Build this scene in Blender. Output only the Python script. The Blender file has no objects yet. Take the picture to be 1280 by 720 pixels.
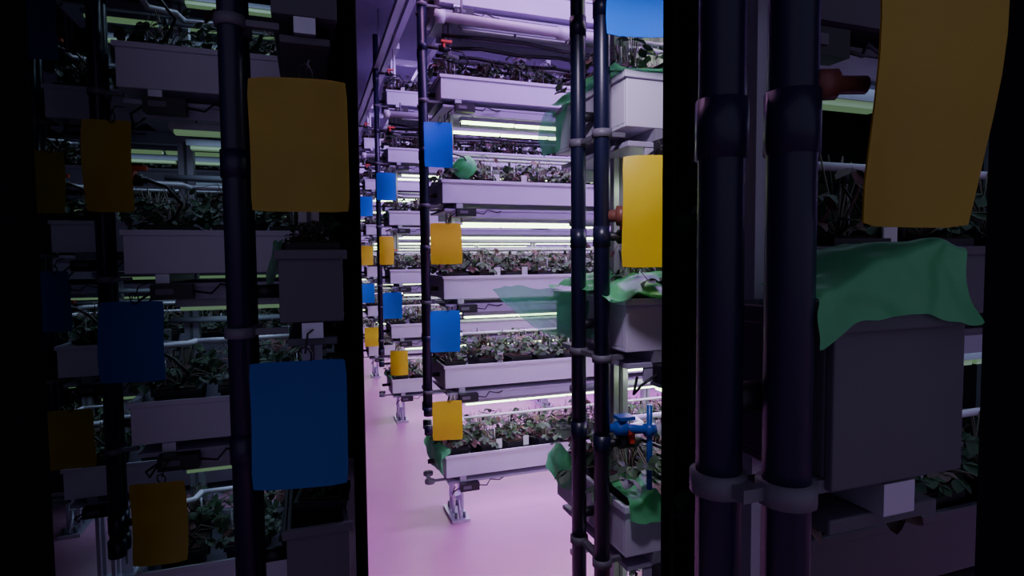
import bpy, math, random
from mathutils import Vector, Matrix, noise
R=random.Random(7)
scene=bpy.context.scene

# ---------------------------------------------------------------- materials
def mat(name,col,rough=.5,var=.12,scale=9.,metal=0.,bump=0.,emis=None,estr=0.,transl=0.,col2=None,spec=.5,clear=0.):
    m=bpy.data.materials.new(name); m.use_nodes=True
    nt=m.node_tree; N=nt.nodes; L=nt.links
    b=N['Principled BSDF']; out=N['Material Output']
    tc=N.new('ShaderNodeTexCoord'); nz=N.new('ShaderNodeTexNoise')
    nz.inputs['Scale'].default_value=scale; nz.inputs['Detail'].default_value=4
    L.new(tc.outputs['Object'],nz.inputs['Vector'])
    mx=N.new('ShaderNodeMix'); mx.data_type='RGBA'
    c2=col2 if col2 else tuple(max(0,c*(1-var*2)) for c in col)
    mx.inputs[6].default_value=(*col,1); mx.inputs[7].default_value=(*c2,1)
    L.new(nz.outputs['Fac'],mx.inputs[0]); L.new(mx.outputs[2],b.inputs['Base Color'])
    b.inputs['Roughness'].default_value=rough; b.inputs['Metallic'].default_value=metal
    b.inputs['Specular IOR Level'].default_value=spec
    if emis:
        b.inputs['Emission Color'].default_value=(*emis,1); b.inputs['Emission Strength'].default_value=estr
    if bump>0:
        bp=N.new('ShaderNodeBump'); bp.inputs['Strength'].default_value=bump; bp.inputs['Distance'].default_value=.01
        L.new(nz.outputs['Fac'],bp.inputs['Height']); L.new(bp.outputs['Normal'],b.inputs['Normal'])
    last=b
    if transl>0:
        t=N.new('ShaderNodeBsdfTranslucent'); L.new(mx.outputs[2],t.inputs['Color'])
        ms=N.new('ShaderNodeMixShader'); ms.inputs[0].default_value=transl
        L.new(last.outputs[0],ms.inputs[1]); L.new(t.outputs[0],ms.inputs[2]); last=ms
    if clear>0:
        t=N.new('ShaderNodeBsdfTransparent'); t.inputs[0].default_value=(.8,1,.88,1)
        ms=N.new('ShaderNodeMixShader'); ms.inputs[0].default_value=clear
        L.new(last.outputs[0],ms.inputs[1]); L.new(t.outputs[0],ms.inputs[2]); last=ms
    L.new(last.outputs[0],out.inputs['Surface'])
    return m
M={}
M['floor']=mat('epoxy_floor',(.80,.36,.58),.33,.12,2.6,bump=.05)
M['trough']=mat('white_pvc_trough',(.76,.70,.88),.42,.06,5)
M['dtrough']=mat('shaded_pvc_trough',(.10,.09,.12),.5,.1,5)  # trough colour darkened to imitate the dim side bays
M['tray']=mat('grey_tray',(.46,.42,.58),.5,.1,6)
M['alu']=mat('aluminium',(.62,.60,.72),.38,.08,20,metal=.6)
M['pipe']=mat('black_pvc',(.009,.011,.042),.35,.1,8)
M['white']=mat('white_pvc',(.74,.70,.82),.35,.05,8)
M['greybar']=mat('grey_lamp_housing',(.40,.40,.48),.4,.08,8)
M['black']=mat('black_plastic',(.012,.012,.018),.45,.1,12)
M['grey']=mat('grey_clamp',(.16,.15,.19),.5,.1,12)
M['soil']=mat('soil',(.06,.022,.02),.9,.3,60,bump=.6)
M['pot']=mat('black_pot',(.014,.012,.020),.5,.1,12)
M['leaf']=mat('strawberry_leaf',(.09,.16,.08),.5,.3,25,col2=(.012,.04,.025),transl=.12)
M['leaf2']=mat('dry_leaf',(.26,.12,.12),.6,.3,25,col2=(.09,.05,.06))
M['stem']=mat('leaf_stem',(.20,.17,.13),.6)
M['tag']=mat('white_label',(.8,.8,.82),.6,.03)
M['red']=mat('orange_red_handle',(.75,.07,.03),.4,.05)
M['brown']=mat('brown_fitting',(.20,.07,.05),.45,.1)
M['bluev']=mat('blue_valve',(.015,.10,.50),.35,.05)
M['blue']=mat('blue_sticky_card',(.004,.19,.85),.45,.06,14,transl=.25,bump=.1)
M['yellow']=mat('yellow_sticky_card',(.95,.84,.02),.45,.0,9,col2=(.80,.58,.02),transl=.35,bump=.1)
M['dyellow']=mat('shaded_yellow_sticky_card',(.55,.43,.02),.45,.0,9,col2=(.36,.27,.02),transl=.2,bump=.1)  # yellow card with the side bay's dimness put into its colour
M['dblue']=mat('shaded_blue_sticky_card',(.004,.11,.42),.45,.06,14,transl=.15,bump=.1)  # blue card darkened in colour to stand for shade
M['green']=mat('green_plastic_film',(.20,.92,.36),.3,.12,12,transl=.45)
M['greenclear']=mat('clear_green_plastic_film',(.14,.75,.35),.3,.12,12,transl=.4,clear=.4)
M['light_block']=mat('light_block_black',(.006,.006,.008),.9,.1,20,spec=.1)  # black of the added sheets that keep the side bays dark
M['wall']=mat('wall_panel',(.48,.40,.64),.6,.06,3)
M['ceil']=mat('ceiling_panel',(.20,.17,.32),.7,.08,2)
M['led']=mat('led_diffuser',(.8,.9,.7),.4,.02,emis=(.68,1.0,.46),estr=10.)
M['leddim']=mat('led_diffuser_dimmed',(.4,.5,.35),.4,.02,emis=(.55,1.0,.5),estr=.14)
M['ledoff']=mat('led_diffuser_off',(.35,.36,.38),.4,.02)

# ---------------------------------------------------------------- mesh builder
class MB:
    def __init__(s): s.v=[]; s.f=[]; s.m=[]; s.mats=[]; s.sm=[]
    def mi(s,k):
        if k not in s.mats: s.mats.append(k)
        return s.mats.index(k)
    def add(s,vs,fs,k,smooth=False):
        o=len(s.v); s.v+= [tuple(v) for v in vs]; i=s.mi(k)
        for f in fs: s.f.append(tuple(o+j for j in f)); s.m.append(i); s.sm.append(smooth)
    def box(s,a,b,k,T=None):
        x0,y0,z0=a; x1,y1,z1=b
        vs=[Vector(p) for p in [(x0,y0,z0),(x1,y0,z0),(x1,y1,z0),(x0,y1,z0),(x0,y0,z1),(x1,y0,z1),(x1,y1,z1),(x0,y1,z1)]]
        if T: vs=[T@v for v in vs]
        s.add(vs,[(0,3,2,1),(4,5,6,7),(0,1,5,4),(1,2,6,5),(2,3,7,6),(3,0,4,7)],k)
    def tube(s,pts,r,k,n=10,cap=True):
        pts=[Vector(p) for p in pts]; vs=[]; fs=[]
        rr=r if isinstance(r,(list,tuple)) else [r]*len(pts)
        for i,p in enumerate(pts):
            d=(pts[min(i+1,len(pts)-1)]-pts[max(i-1,0)]).normalized()
            u=d.cross(Vector((0,0,1)))
            if u.length<.01: u=d.cross(Vector((1,0,0)))
            u.normalize(); w=d.cross(u)
            for j in range(n):
                a=2*math.pi*j/n; vs.append(p+u*math.cos(a)*rr[i]+w*math.sin(a)*rr[i])
        for i in range(len(pts)-1):
            for j in range(n):
                fs.append((i*n+j,i*n+(j+1)%n,(i+1)*n+(j+1)%n,(i+1)*n+j))
        if cap:
            fs.append(tuple(range(n))[::-1]); fs.append(tuple(range((len(pts)-1)*n,len(pts)*n)))
        s.add(vs,fs,k,True)
    def mesh(s,name):
        me=bpy.data.meshes.new(name); me.from_pydata(s.v,[],s.f)
        for k in s.mats: me.materials.append(M[k])
        for p,i,q in zip(me.polygons,s.m,s.sm): p.material_index=i; p.use_smooth=q
        me.update(); return me
    def obj(s,name,loc=(0,0,0),parent=None,bevel=0,rotz=0):
        return mkobj(name,s.mesh(name),loc,parent,bevel,rotz)
def mkobj(name,me,loc=(0,0,0),parent=None,bevel=0,rotz=0):
    o=bpy.data.objects.new(name,me); scene.collection.objects.link(o); o.location=loc; o.rotation_euler[2]=rotz
    if parent: o.parent=parent
    if bevel:
        b=o.modifiers.new('bevel','BEVEL'); b.width=bevel; b.segments=2; b.limit_method='ANGLE'
    return o
def empty(name,loc):
    e=bpy.data.objects.new(name,None); scene.collection.objects.link(e); e.location=loc; e.empty_display_size=.1; return e

# ---------------------------------------------------------------- plants
def leaflet(mb,base,d,side,up,ln,wd,k):
    prof=[(0,0),(.3,.75),(.62,1.),(.88,.6),(1.,0)]
    L=[base+d*ln*t+side*wd*w*.5+up*(ln*.16*w-ln*.25*t*t) for t,w in prof[1:4]]
    Rr=[base+d*ln*t-side*wd*w*.5+up*(ln*.16*w-ln*.25*t*t) for t,w in prof[1:4]]
    C=[base+d*ln*t-up*ln*.25*t*t for t in (0,.3,.62,.88,1.)]
    vs=C+L+Rr
    fs=[(0,1,5),(1,2,6,5),(2,3,7,6),(3,4,7),(0,8,1),(1,8,9,2),(2,9,10,3),(3,10,4)]
    mb.add(vs,fs,k,True)
def plant(mb,x,y,z,s=1.):
    for i in range(R.randint(22,32)):
        a=R.uniform(0,2*math.pi); h=R.uniform(.01,.12)*s; rad=R.uniform(.02,.115)*s
        dr=Vector((math.cos(a),math.sin(a),0)); base=Vector((x,y,z))
        p1=base+dr*rad*.45+Vector((0,0,h)); p2=base+dr*rad+Vector((0,0,h*R.uniform(.35,1.0)))
        mb.tube([base,p1,p2],[.0018,.0014,.001],'stem',3,False)
        k='leaf' if R.random()<.80 else 'leaf2'
        ln=R.uniform(.018,.036)*s; up=(Vector((R.uniform(-.6,.6),R.uniform(-.6,.6),1))).normalized()
        dd=(dr+Vector((0,0,R.uniform(-.7,.2)))).normalized()
        for rot in (-1.15,0,1.15):
            d=Matrix.Rotation(rot,3,up)@dd; sd=d.cross(up).normalized()
            leaflet(mb,p2,d,sd,up,ln,ln*.85,k)
def plant_row(L,w):
    mb=MB(); step=.15; n=max(1,int(L/step)); rows=[.3,.72] if w>.25 else [.5]
    for i in range(n):
        for ry in rows:
            x=(i+.5)*L/n+R.uniform(-.015,.015); y=w*ry
            a=min(.052,w*.35,L*.42); pz=.014
            T=Matrix.Translation((x,y,0))@Matrix.Rotation(R.uniform(-.2,.2),4,'Z')
            for (h0,r0,h1,r1) in [(-.075,a*.8,pz-.012,a*.97),(pz-.012,a*1.08,pz,a*1.08)]:
                vs=[T@Vector((sx*r0,sy*r0,h0)) for sx,sy in ((-1,-1),(1,-1),(1,1),(-1,1))]+[T@Vector((sx*r1,sy*r1,h1)) for sx,sy in ((-1,-1),(1,-1),(1,1),(-1,1))]
                mb.add(vs,[(0,1,5,4),(1,2,6,5),(2,3,7,6),(3,0,4,7),(0,3,2,1),(4,5,6,7)],'pot')
            mb.box((-a*.9,-a*.9,pz),(a*.9,a*.9,pz+.004),'soil',T)
            sc=R.uniform(.8,1.2) if L>.3 else .33
            if L<=.3 or R.random()<.95: plant(mb,x,y,pz+.004,sc)
            if L>.3 and R.random()<.25: mb.box((x+.03,y-a*1.1-.003,-.005),(x+.058,y-a*1.1,.04),'tag')
    return mb.mesh('strawberry_plants')
_rows={}
def get_row(L,w):
    k=(round(L,1),round(w,2))
    if k not in _rows: _rows[k]=[plant_row(L,w) for _ in range(3 if L>1 else 1)]
    return R.choice(_rows[k])

# ---------------------------------------------------------------- rack
def rack(x0,x1,y0,levels,w=.34,top=2.88,watt=7.,led='led',h=.105,pipes=((-.075,.025),(-.062,.13)),pbot=.55,pr=.019,
         col=(.72,.42,1.),foot=True,driver=True,lightlevels=None,tm='trough',plants=True):
    P=empty('vertical_grow_rack',(x0,y0,0)); L=x1-x0
    fr=MB(); tr=MB(); lb=MB(); pp=MB(); ir=MB(); dv=MB()
    xs=[.08]+([L*.5] if L>1.2 else [])+([L-.08] if L>.5 else [])
    if L<.2: xs=[L*.5]
    yb=w+.012
    zl=min(levels)
    for i,x in enumerate(xs):
        if i==0 and L>1.5:   # end upright stands mid-width, on the trestle foot
            yp=.14; xx=.07
            fr.box((xx-.018,yp,zl-h),(xx+.018,yp+.04,top),'alu')
            fr.box((xx-.004,yp-.002,zl-h),(xx+.004,yp,top),'grey')
            continue
        fr.box((x-.02,yb,0.012),(x+.02,yb+.04,top),'alu')
        fr.box((x-.004,yb-.003,0.05),(x+.004,yb,top),'grey')
        fr.box((x-.05,yb-.03,0),(x+.05,yb+.07,.012),'alu')
    fr.box((0,yb,top-.04),(L,yb+.04,top),'alu')
    for x in xs: fr.box((x-.02,0,top-.04),(x+.02,yb,top),'alu')
    if foot:
        for x in xs:
            yc=w*.42
            for sx in (-.022,.022):
                fr.box((x+sx-.006,yc-.035,.02),(x+sx+.006,yc-.02,zl-h),'alu')
                fr.box((x+sx-.006,yc+.02,.02),(x+sx+.006,yc+.035,zl-h),'alu')
            fr.box((x-.035,yc-.05,zl-h-.03),(x+.035,yc+.05,zl-h),'alu')
            fr.box((x-.03,yc-.028,.09),(x+.03,yc+.028,.105),'alu')
            fr.box((x-.045,yc-.10,0),(x+.045,yc+.10,.014),'alu')
            for sy in (-1,1):
                fr.tube([(x,yc+sy*.03,.10),(x,yc+sy*.085,.014)],.008,'alu',6)
                fr.tube([(x+.02,yc+sy*.075,.012),(x+.02,yc+sy*.075,.04)],.008,'grey',6)
                fr.tube([(x-.02,yc+sy*.075,.012),(x-.02,yc+sy*.075,.04)],.008,'grey',6)
    for z in levels:
        t=.007
        tr.box((0,0,z-h),(L,t,z),tm); tr.box((0,w-t,z-h),(L,w,z),tm)
        tr.box((0,t,z-h),(L,w-t,z-h+t),tm)
        tr.box((0,t,z-h+t),(t,w-t,z),tm); tr.box((L-t,t,z-h+t),(L,w-t,z),tm)
        tr.box((-.006,-.006,z-.012),(L+.006,0,z+.002),tm)
        tr.box((-.006,w,z-.012),(L+.006,w+.006,z+.002),tm)
        tr.box((-.006,0,z-.012),(0,w,z+.002),tm)
        for x in xs: fr.box((x-.015,.0,z-h-.024),(x+.015,yb,z-h-.001),'alu')
        tr.box((.01,.01,z-h-.036),(L-.01,w-.01,z-h-.025),'tray' if tm=='trough' else tm)
        if L>.3 and z>zl:   # lamp canopy fascia
            tr.box((.05,.012,z-h-.066),(L-.04,.020,z-h-.036),'tray')
            tr.box((.05,w-.02,z-h-.066),(L-.04,w-.012,z-h-.036),'tray')
        zz=z-.195
        if L>.3 and z>zl:
            for y in ((.05,.27) if w>.25 else (w*.5,)):
                lb.box((.10,y-.018,zz+.004),(L-.08,y+.018,zz+.022),'greybar')
                isl = lightlevels is None or z in lightlevels
                n=int((L-.18)/.3)+1; seg=(L-.2)/n
                for i in range(n):
                    lb.box((.11+i*seg,y-.014,zz-.006),(.11+(i+1)*seg-.012,y+.014,zz+.004),led if isl else 'ledoff')
                for x in [.16,L-.16]: lb.tube([(x,y,zz+.02),(x,y,z-h-.036)],.003,'grey',5)
        if driver:
            dx=.06 if L>.3 else .03
            dv.box((dx,-.035,z-h-.062),(dx+.09,-.002,z-h-.026),'black')
            dv.box((dx+.012,-.038,z-h-.05),(dx+.05,-.034,z-h-.036),'grey')
            dv.tube([(dx+.09,-.018,z-h-.044),(dx+.13,-.02,z-h-.05),(dx+.15,-.01,z-h-.028),(dx+.2,.0,z-h-.04),(dx+.24,.02,z-h-.03)],.003,'black',6)
            dv.tube([(dx,-.018,z-h-.044),(dx-.03,-.01,z-h-.065),(dx-.03,.02,z-h-.09),(dx-.01,.04,z-h-.06)],.003,'black',6)
        zi=z+.125; yc=w*.5
        if L>.2:
            ir.tube([(.05,.03,zi),(.05,.10,zi),(.11,.12,zi),(.12,yc,zi)],.008,'white',8)
            ir.tube([(.115,yc,zi),(L-.05,yc,zi)],.007,'white',8)
            if w>.25: ir.tube([(.03,w-.02,zi+.045),(L-.05,w-.02,zi+.045)],.009,'greybar',8)
            n=max(1,int(L/.15))
            for i in range(n):
                x=(i+.5)*L/n
                ir.tube([(x,yc,zi),(x,yc,zi-.025)],.006,'black',6)
                for sy in (-1,1):
                    e=(x+R.uniform(-.04,.04),yc+sy*w*.2,z+.02)
                    ir.tube([(x,yc,zi-.02),(x+R.uniform(-.03,.03),yc+sy*w*.14,zi-.03),e],.0022,'black',4)
                    ir.tube([e,(e[0],e[1],z+.085)],.003,'white',4)
            ir.tube([(.05,.03,zi),(.10,-.01,zi-.02),(.13,-.005,zi-.06),(.11,.02,zi-.09),(.09,.05,zi-.10)],.004,'black',6)
        if plants:
            mkobj('strawberry_plants',get_row(L,w),(0,0,z),P)
        if watt>0 and (lightlevels is None or z in lightlevels):
            ld=bpy.data.lights.new('grow_light','AREA'); ld.shape='RECTANGLE'; ld.size=max(.05,L-.2); ld.size_y=.10
            ld.energy=watt; ld.color=col
            if z==zl: ld.energy*=.8
            lo=bpy.data.objects.new('grow_light',ld); scene.collection.objects.link(lo); lo.parent=P; lo.location=(L/2,w*.5,z-.17)
    if pipes:
        for i,(px,py) in enumerate(pipes):
            pp.tube([(px,py,pbot),(px,py,top+.05)],pr,'pipe',16)
            pp.tube([(px,py,pbot-.006),(px,py,pbot+.035)],pr*1.25,'pipe',16)
            pp.tube([(px,py,top-.3),(px,py,top-.25)],pr*1.25,'pipe',16)
        (ax,ay),(bx,by)=pipes
        for z in levels:
            for (px,py) in pipes:
                pp.tube([(px,py,z+.105),(px,py,z+.145)],pr*1.12,'pipe',14)
                pp.tube([(px,py,z-.125),(px,py,z-.110)],pr*1.25,'grey',14)
            pp.box((min(ax,bx)-.004,min(ay,by),z-.122),(min(ax,bx)+.012,max(ay,by),z-.113),'grey')
            pp.box((ax,ay-.004,z-.122),(.01,ay+.008,z-.113),'grey')
            if L>.2:
                pp.tube([(ax,ay,z+.125),(.05,.03,z+.125)],.009,'black',10)
                pp.tube([(.0,.027,z+.125),(.04,.029,z+.125)],.015,'black',10)
                pp.box((.015,.006,z+.125),(.025,.05,z+.15),'red')
                pp.box((.005,.0,z+.146),(.055,.02,z+.156),'red')
            pp.tube([(bx,by,z-.06),(0,by,z-.06)],.011,'black',10)
    fr.obj('frame',(0,0,0),P); tr.obj('troughs',(0,0,0),P,.0015)
    if lb.v: lb.obj('led_bars',(0,0,0),P)
    if ir.v: ir.obj('irrigation_lines',(0,0,0),P)
    if dv.v: dv.obj('connector_boxes',(0,0,0),P)
    if pp.v: pp.obj('water_pipes',(0,0,0),P)
    return P

LV=[.349,.773,1.19,1.633,2.105,2.53]
LIT=LV[:5]
VI=(.60,.24,1.)
rack(.59,2.6,1.0,LV[:5],watt=6.5,pipes=((-.04,.025),(-.04,.13)),pbot=.45,col=VI,pr=.016)
for y in (2.62,4.44,6.26,8.08,9.9):
    rack(.59,3.2,y,LV,lightlevels=LIT,watt=6.2,col=VI)
dimc=(.5,.7,1.)
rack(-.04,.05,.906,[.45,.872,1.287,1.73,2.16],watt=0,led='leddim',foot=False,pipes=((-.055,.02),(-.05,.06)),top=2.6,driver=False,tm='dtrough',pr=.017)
rack(-.417,.05,1.63,[.499,.927,1.348,1.794,2.2],watt=.22,led='leddim',col=dimc,pipes=((-.045,.02),(-.045,.06)),top=2.6,pr=.016)
rack(-.80,.08,2.33,[.568,.988,1.41,1.855,2.3],watt=.45,led='leddim',col=dimc,pipes=((-.04,.02),(-.04,.07)),top=2.7,pr=.016)
rack(-1.15,.12,3.1,[.45,.9,1.3,1.7,2.1],watt=.6,led='leddim',col=dimc,top=2.7)
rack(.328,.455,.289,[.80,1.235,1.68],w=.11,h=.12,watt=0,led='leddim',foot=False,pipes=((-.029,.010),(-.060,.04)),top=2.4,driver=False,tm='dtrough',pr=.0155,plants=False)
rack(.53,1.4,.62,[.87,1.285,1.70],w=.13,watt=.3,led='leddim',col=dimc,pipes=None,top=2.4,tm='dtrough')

# ---------------------------------------------------------------- sticky traps
def card(kind,x,y,z,w=.13,h=.19,rot=0.,tilt=0.,dim=False):
    mb=MB(); nx,nz=6,8; cur=R.uniform(-.012,.014); tw=R.uniform(-.05,.05)
    for side in (0,1):
        vs=[];fs=[]
        for j in range(nz+1):
            for i in range(nx+1):
                a=i/nx-.5;b=j/nz-.5
                yy=cur*(4*a*a-1)+tw*a*b*.3+.008*math.sin(b*4+cur*300)+side*.0012
                cx=a*w; cz=b*h
                if abs(a)==.5 and abs(b)==.5: cx*=.97; cz*=.98
                vs.append((cx,yy,cz))
        for j in range(nz):
            for i in range(nx):
                q=j*(nx+1)+i; f=(q,q+1,q+nx+2,q+nx+1); fs.append(f if side==0 else f[::-1])
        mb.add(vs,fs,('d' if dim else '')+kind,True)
    pts=[(math.sin(t)*.009+.01,-.004+.006*math.cos(t),h/2-.006+.022*(1-math.cos(t))*.5*1.2) for t in [k*math.pi/5 for k in range(11)]]
    mb.tube(pts,.0016,'black',5)
    mb.tube([(.01,0,h/2+.01),(.012,.02,h/2+.035),(.02,.05,h/2+.04)],.0016,'black',5)
    o=mb.obj('blue_sticky_trap' if kind=='blue' else 'yellow_sticky_trap',(x,y,z)); o.rotation_euler=(tilt,0,rot)
for k,x,y,z,w,h,r in [
 ('blue',.559,2.55,1.777,.125,.20,-.1),('yellow',.588,2.55,1.34,.14,.185,-.1),('blue',.578,2.55,.945,.135,.19,-.1),('yellow',.580,2.54,.540,.135,.18,-.15),
 ('blue',.563,4.37,1.805,.14,.20,-.1),('yellow',.557,4.37,1.335,.11,.21,.2),('blue',.593,4.37,.924,.14,.2,-.1),('yellow',.634,4.37,.49,.13,.19,-.2),
 ('blue',.583,6.18,1.815,.14,.20,0),('yellow',.583,6.18,1.31,.13,.2,.1),('blue',.583,6.18,.917,.14,.2,0),('yellow',.62,6.18,.458,.15,.2,0),
 ('blue',.568,.91,1.765,.13,.2,-.25),('yellow',.603,.91,1.355,.135,.2,-.2)]:
    card(k,x,y,z,w,h,r,tilt=R.uniform(-.08,.08))
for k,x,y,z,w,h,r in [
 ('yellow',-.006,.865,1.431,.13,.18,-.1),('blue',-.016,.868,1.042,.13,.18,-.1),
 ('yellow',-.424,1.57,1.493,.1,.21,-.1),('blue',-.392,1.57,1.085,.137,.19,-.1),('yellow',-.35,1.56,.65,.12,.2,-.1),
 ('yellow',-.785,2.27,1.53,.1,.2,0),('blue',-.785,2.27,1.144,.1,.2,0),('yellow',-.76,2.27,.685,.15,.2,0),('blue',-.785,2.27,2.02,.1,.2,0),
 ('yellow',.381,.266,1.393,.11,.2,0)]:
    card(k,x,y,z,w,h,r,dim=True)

# ---------------------------------------------------------------- green plastic film
def film(name,net,amp=.012,seed=0,res=7,k='green'):
    m=len(net); n=len(net[0]); mb=MB(); vs=[];fs=[]
    H=(m-1)*res; W=(n-1)*res
    for j in range(H+1):
        for i in range(W+1):
            a=min(j//res,m-2); b=min(i//res,n-2); s=j/res-a; t=i/res-b
            p=[Vector(net[a][b]),Vector(net[a][b+1]),Vector(net[a+1][b]),Vector(net[a+1][b+1])]
            q=p[0]*(1-s)*(1-t)+p[1]*(1-s)*t+p[2]*s*(1-t)+p[3]*s*t
            q+=noise.noise_vector(q*22+Vector((seed,0,0)))*amp+noise.noise_vector(q*60+Vector((seed,5,0)))*amp*.35
            vs.append(q)
    for j in range(H):
        for i in range(W):
            q=j*(W+1)+i; fs.append((q,q+1,q+W+2,q+W+1))
    mb.add(vs,fs,k,True); o=mb.obj(name)
    o.modifiers.new('s','SUBSURF').render_levels=1
    return o
def heap(x0,x1,yf,w,z,hang,bul,seed,xo=.03,amp=.012):
    xs=[x0-xo,x0+.03,(x0+x1)/2,x1]
    net=[]
    for y,dz in ((yf-.015,-hang),(yf-.012,.004),(yf+w*.2,bul),(yf+w*.5,bul*1.2),(yf+w*.85,bul*.4)):
        net.append([(x, y, z+dz*(.4 if i==0 and dz>0 else 1)+(.01*math.sin(i*2+seed) if dz<0 else 0)) for i,x in enumerate(xs)])
    film('green_plastic_sheet',net,amp,seed)
heap(.59,1.1,1.0,.34,1.195,.002,.042,1,.045,.016)
film('green_plastic_sheet',[[(.47,1.50,1.195),(.52,1.36,1.20),(.585,1.16,1.20)],[(.49,1.48,1.16),(.54,1.33,1.14),(.58,1.15,1.13)],[(.54,1.46,1.11),(.56,1.32,1.08),(.585,1.12,1.10)]],.012,2,k='greenclear')
heap(.605,1.1,1.0,.14,.785,.035,.02,3,.01,.016)
film('green_plastic_sheet',[[(.60,1.37,.80),(.582,1.3,.81),(.58,1.2,.80)],[(.575,1.38,.76),(.572,1.3,.75),(.572,1.18,.75)],[(.572,1.38,.73),(.575,1.30,.71),(.575,1.17,.73)]],.008,4)
heap(.59,1.1,1.0,.34,1.633,-.006,.03,5)
film('green_plastic_sheet',[[(.585,1.40,1.64),(.582,1.25,1.64)],[(.565,1.40,1.58),(.57,1.25,1.57)],[(.57,1.38,1.53),(.573,1.28,1.53)]],.008,6,k='greenclear')
film('green_plastic_sheet',[[(.60,2.98,.37),(.60,2.75,.375),(.61,2.60,.375)],[(.565,2.98,.36),(.565,2.75,.36),(.565,2.59,.35)],[(.55,2.96,.31),(.55,2.78,.27),(.575,2.60,.26)]],.012,7)
film('green_plastic_sheet',[[(.60,4.8,.37),(.60,4.5,.375)],[(.57,4.8,.33),(.575,4.45,.33)]],.012,8)
film('green_plastic_sheet',[[(.62,4.8,1.66),(.60,4.45,1.67)],[(.57,4.8,1.6),(.575,4.42,1.58)]],.012,9)
film('green_plastic_sheet',[[(.303,.279,1.215),(.34,.276,1.228),(.40,.276,1.236),(.455,.276,1.23)],[(.31,.282,1.245),(.345,.285,1.262),(.40,.29,1.278),(.455,.29,1.28)],[(.318,.36,1.25),(.35,.35,1.27),(.40,.35,1.285),(.455,.35,1.28)]],.010,10)
film('green_plastic_sheet',[[(-.06,1.2,1.31),(-.03,1.0,1.31)],[(-.075,1.2,1.24),(-.06,.96,1.22)]],.008,11)
# green dome cap on tier B
mb=MB(); prof=[(0,.05),(.02,.048),(.036,.038),(.046,.02),(.050,0),(.050,-.03),(.056,-.032)]
n=24; vs=[];fs=[]
for r,zz in prof:
    for j in range(n):
        a=2*math.pi*j/n; rr=r*(1+.05*math.sin(6*a)); vs.append((rr*math.cos(a),rr*math.sin(a),zz))
for i in range(len(prof)-1):
    for j in range(n): fs.append((i*n+j,i*n+(j+1)%n,(i+1)*n+(j+1)%n,(i+1)*n+j))
mb.add(vs,fs,'green',True); o=mb.obj('green_plastic_cap',(.71,2.655,1.70)); o.rotation_euler=(.9,.7,0)

mb=MB()
mb.tube([(.55,1.03,.93),(.60,1.01,.93),(.635,.985,.93)],.009,'bluev',12)
mb.tube([(.575,1.02,.93),(.60,1.01,.93)],.015,'bluev',12)
mb.tube([(.59,1.016,.93),(.59,1.016,.950)],.006,'bluev',8); mb.box((.578,1.0,.948),(.612,1.03,.955),'bluev')
mb.tube([(.635,.985,.98),(.635,.985,.81)],.006,'bluev',10)
mb.tube([(.625,.985,.93),(.645,.985,.93)],.013,'bluev',12)
mb.obj('blue_ball_valve')
mb=MB()
mb.tube([(.55,1.03,1.355),(.60,.99,1.355)],.012,'brown',12); mb.tube([(.575,1.01,1.355),(.59,.998,1.355)],.02,'brown',12)
mb.tube([(.60,.99,1.33),(.60,.99,1.46)],.009,'brown',10)
mb.obj('brown_pipe_fitting')
mb=MB()
mb.tube([(.345,.285,1.385),(.30,.30,1.385)],.006,'brown',12); mb.tube([(.325,.29,1.385),(.312,.296,1.385)],.010,'brown',12)
mb.tube([(.312,.30,1.32),(.312,.30,1.50)],.004,'brown',10)
mb.obj('brown_pipe_fitting')

mb=MB(); vs=[];n=60
for i in range(n+1):
    x=.84+i*.012; ph=(i%5); yy=1.48+(.018 if ph in(0,1) else 0)
    vs+=[(x,yy,1.74),(x,yy,2.6)]
mb.add(vs,[(2*i,2*i+2,2*i+3,2*i+1) for i in range(n)],'white')
mb.obj('corrugated_panel')

mb=MB()
for x,z in ((.52,2.70),(.62,2.80),(.86,2.72),(1.6,2.8)):
    mb.box((x-.02,2.3,z-.02),(x+.02,11,z+.02),'alu')
for y in (2.5,4.3,6.1,7.9):
    for x in (.52,.62,.86): mb.tube([(x,y,2.7),(x,y,3.05)],.005,'grey',6)
mb.obj('ceiling_rail')
for y in (2.58,4.40,6.22):
    mb=MB()
    mb.tube([(.56,y,2.345),(3.1,y,2.325)],.022,'white',14)
    mb.tube([(.56,y,2.345),(.60,y,2.345)],.028,'white',14)
    mb.tube([(1.15,y,2.340),(1.21,y,2.340)],.028,'white',14)
    for x in (.68,1.9,3.0): mb.tube([(x,y,2.35),(x,y,2.43)],.006,'grey',6)
    mb.obj('white_pvc_pipe')
    mb=MB()
    for k in range(5):
        zz=2.28-k*.025; yy=y+.05+k*.06
        mb.tube([(.6+j*.2,yy+R.uniform(-.01,.01),zz+R.uniform(-.012,.012)) for j in range(13)],.009,'black',8)
    mb.obj('cable_bundle')

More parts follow.
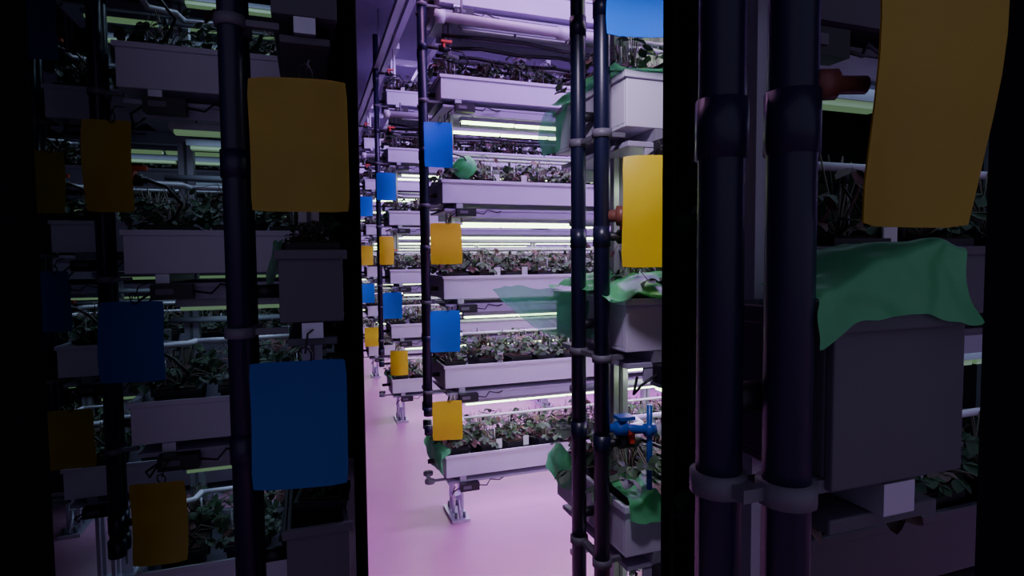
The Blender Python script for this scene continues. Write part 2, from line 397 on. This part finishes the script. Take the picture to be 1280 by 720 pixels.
# ---------------------------------------------------------------- room
def slab(name,a,b,k):
    mb=MB(); mb.box(a,b,k); return mb.obj(name)
slab('floor',(-3.5,-2,-.1),(3.8,12.5,0),'floor')
slab('ceiling',(-3.5,-.4,3.05),(3.8,12.5,3.15),'ceil')
slab('wall_far',(-3.5,12.4,0),(3.8,12.5,3.05),'wall')
slab('wall_left',(-3.6,-2,0),(-3.5,12.5,3.05),'wall')
mb=MB(); vs=[];n=260
for i in range(n+1):
    y=-.5+i*.05; xx=3.6+(.03 if i%4<2 else 0); vs+=[(xx,y,0),(xx,y,3.05)]
mb.add(vs,[(2*i,2*i+1,2*i+3,2*i+2) for i in range(n)],'wall'); mb.obj('wall_right')
def light_block(pts,z0=.0,z1=3.04,amp=.004,post=None):  # added opaque sheets, block grow light and form the dark bands
    mb=MB(); P=[]
    for a,b in zip(pts[:-1],pts[1:]):
        a=Vector(a);b=Vector(b); n=max(2,int((b-a).length/.02)); d=(b-a).normalized(); nn=Vector((-d.y,d.x))
        for i in range(n): P.append(a+(b-a)*i/n+nn*amp*math.sin(i*1.3))
    P.append(Vector(pts[-1])); vs=[]
    for p in P: vs+=[(p.x,p.y,z0),(p.x,p.y,z1)]
    mb.add(vs,[(2*i,2*i+2,2*i+3,2*i+1) for i in range(len(P)-1)],'light_block',True)
    if post: mb.tube([(pts[0][0],pts[0][1],z0),(pts[0][0],pts[0][1],z1)],post,'light_block',12)
    return mb.obj('added_light_block')
light_block([(.072,.95),(.547,7.2)],post=.0095)
light_block([(.29,3.8),(-3.4,3.8)])
light_block([(-.43,1.2),(-.9,1.2),(-2.5,1.3)])
light_block([(.351,.511),(.60,.87),(1.7,.87)],post=.0062,amp=.003)
light_block([(.47,.287),(.66,.18)])

# ---------------------------------------------------------------- lights
def area(name,loc,sx,sy,e,col,rot=(0,0,0)):
    l=bpy.data.lights.new(name,'AREA'); l.shape='RECTANGLE'; l.size=sx; l.size_y=sy; l.energy=e; l.color=col
    o=bpy.data.objects.new(name,l); scene.collection.objects.link(o); o.location=loc; o.rotation_euler=rot
    return o
for y in (1.85,3.65,5.5,7.3,9.1):
    area('overhead_fill',(1.9,y,2.98),2.4,.3,62,(.60,.34,1.))  # added fill between the rows to brighten rack fronts, no fixture there
area('overhead_fill',(.5,2.3,2.98),.3,.6,9,(.95,.42,.95))  # added fill over the aisle floor
sp=bpy.data.lights.new('near_rack_fill','SPOT'); sp.energy=16; sp.color=(.85,.72,1.); sp.spot_size=math.radians(85); sp.spot_blend=.6; sp.shadow_soft_size=.05  # added fill just above the view, brightens near rack and its cards
so=bpy.data.objects.new('near_rack_fill',sp); scene.collection.objects.link(so); so.location=(.32,.60,1.80)
so.rotation_euler=(Vector((.64,1.03,1.25))-Vector(so.location)).to_track_quat('-Z','Y').to_euler()
w=bpy.data.worlds.new('world'); scene.world=w; w.use_nodes=True
w.node_tree.nodes['Background'].inputs[0].default_value=(.66,.60,1.,1); w.node_tree.nodes['Background'].inputs[1].default_value=.26

# ---------------------------------------------------------------- camera
cd=bpy.data.cameras.new('camera'); cam=bpy.data.objects.new('camera',cd); scene.collection.objects.link(cam)
cd.lens=36*725/1280; cd.sensor_width=36; cd.clip_start=.02
Mx=Matrix.Rotation(math.radians(-19.4),4,'Z')@Matrix.Rotation(math.radians(87),4,'X')@Matrix.Rotation(math.radians(-.5),4,'Z')
cam.matrix_world=Matrix.Translation((0,0,1.275))@Mx
scene.camera=cam
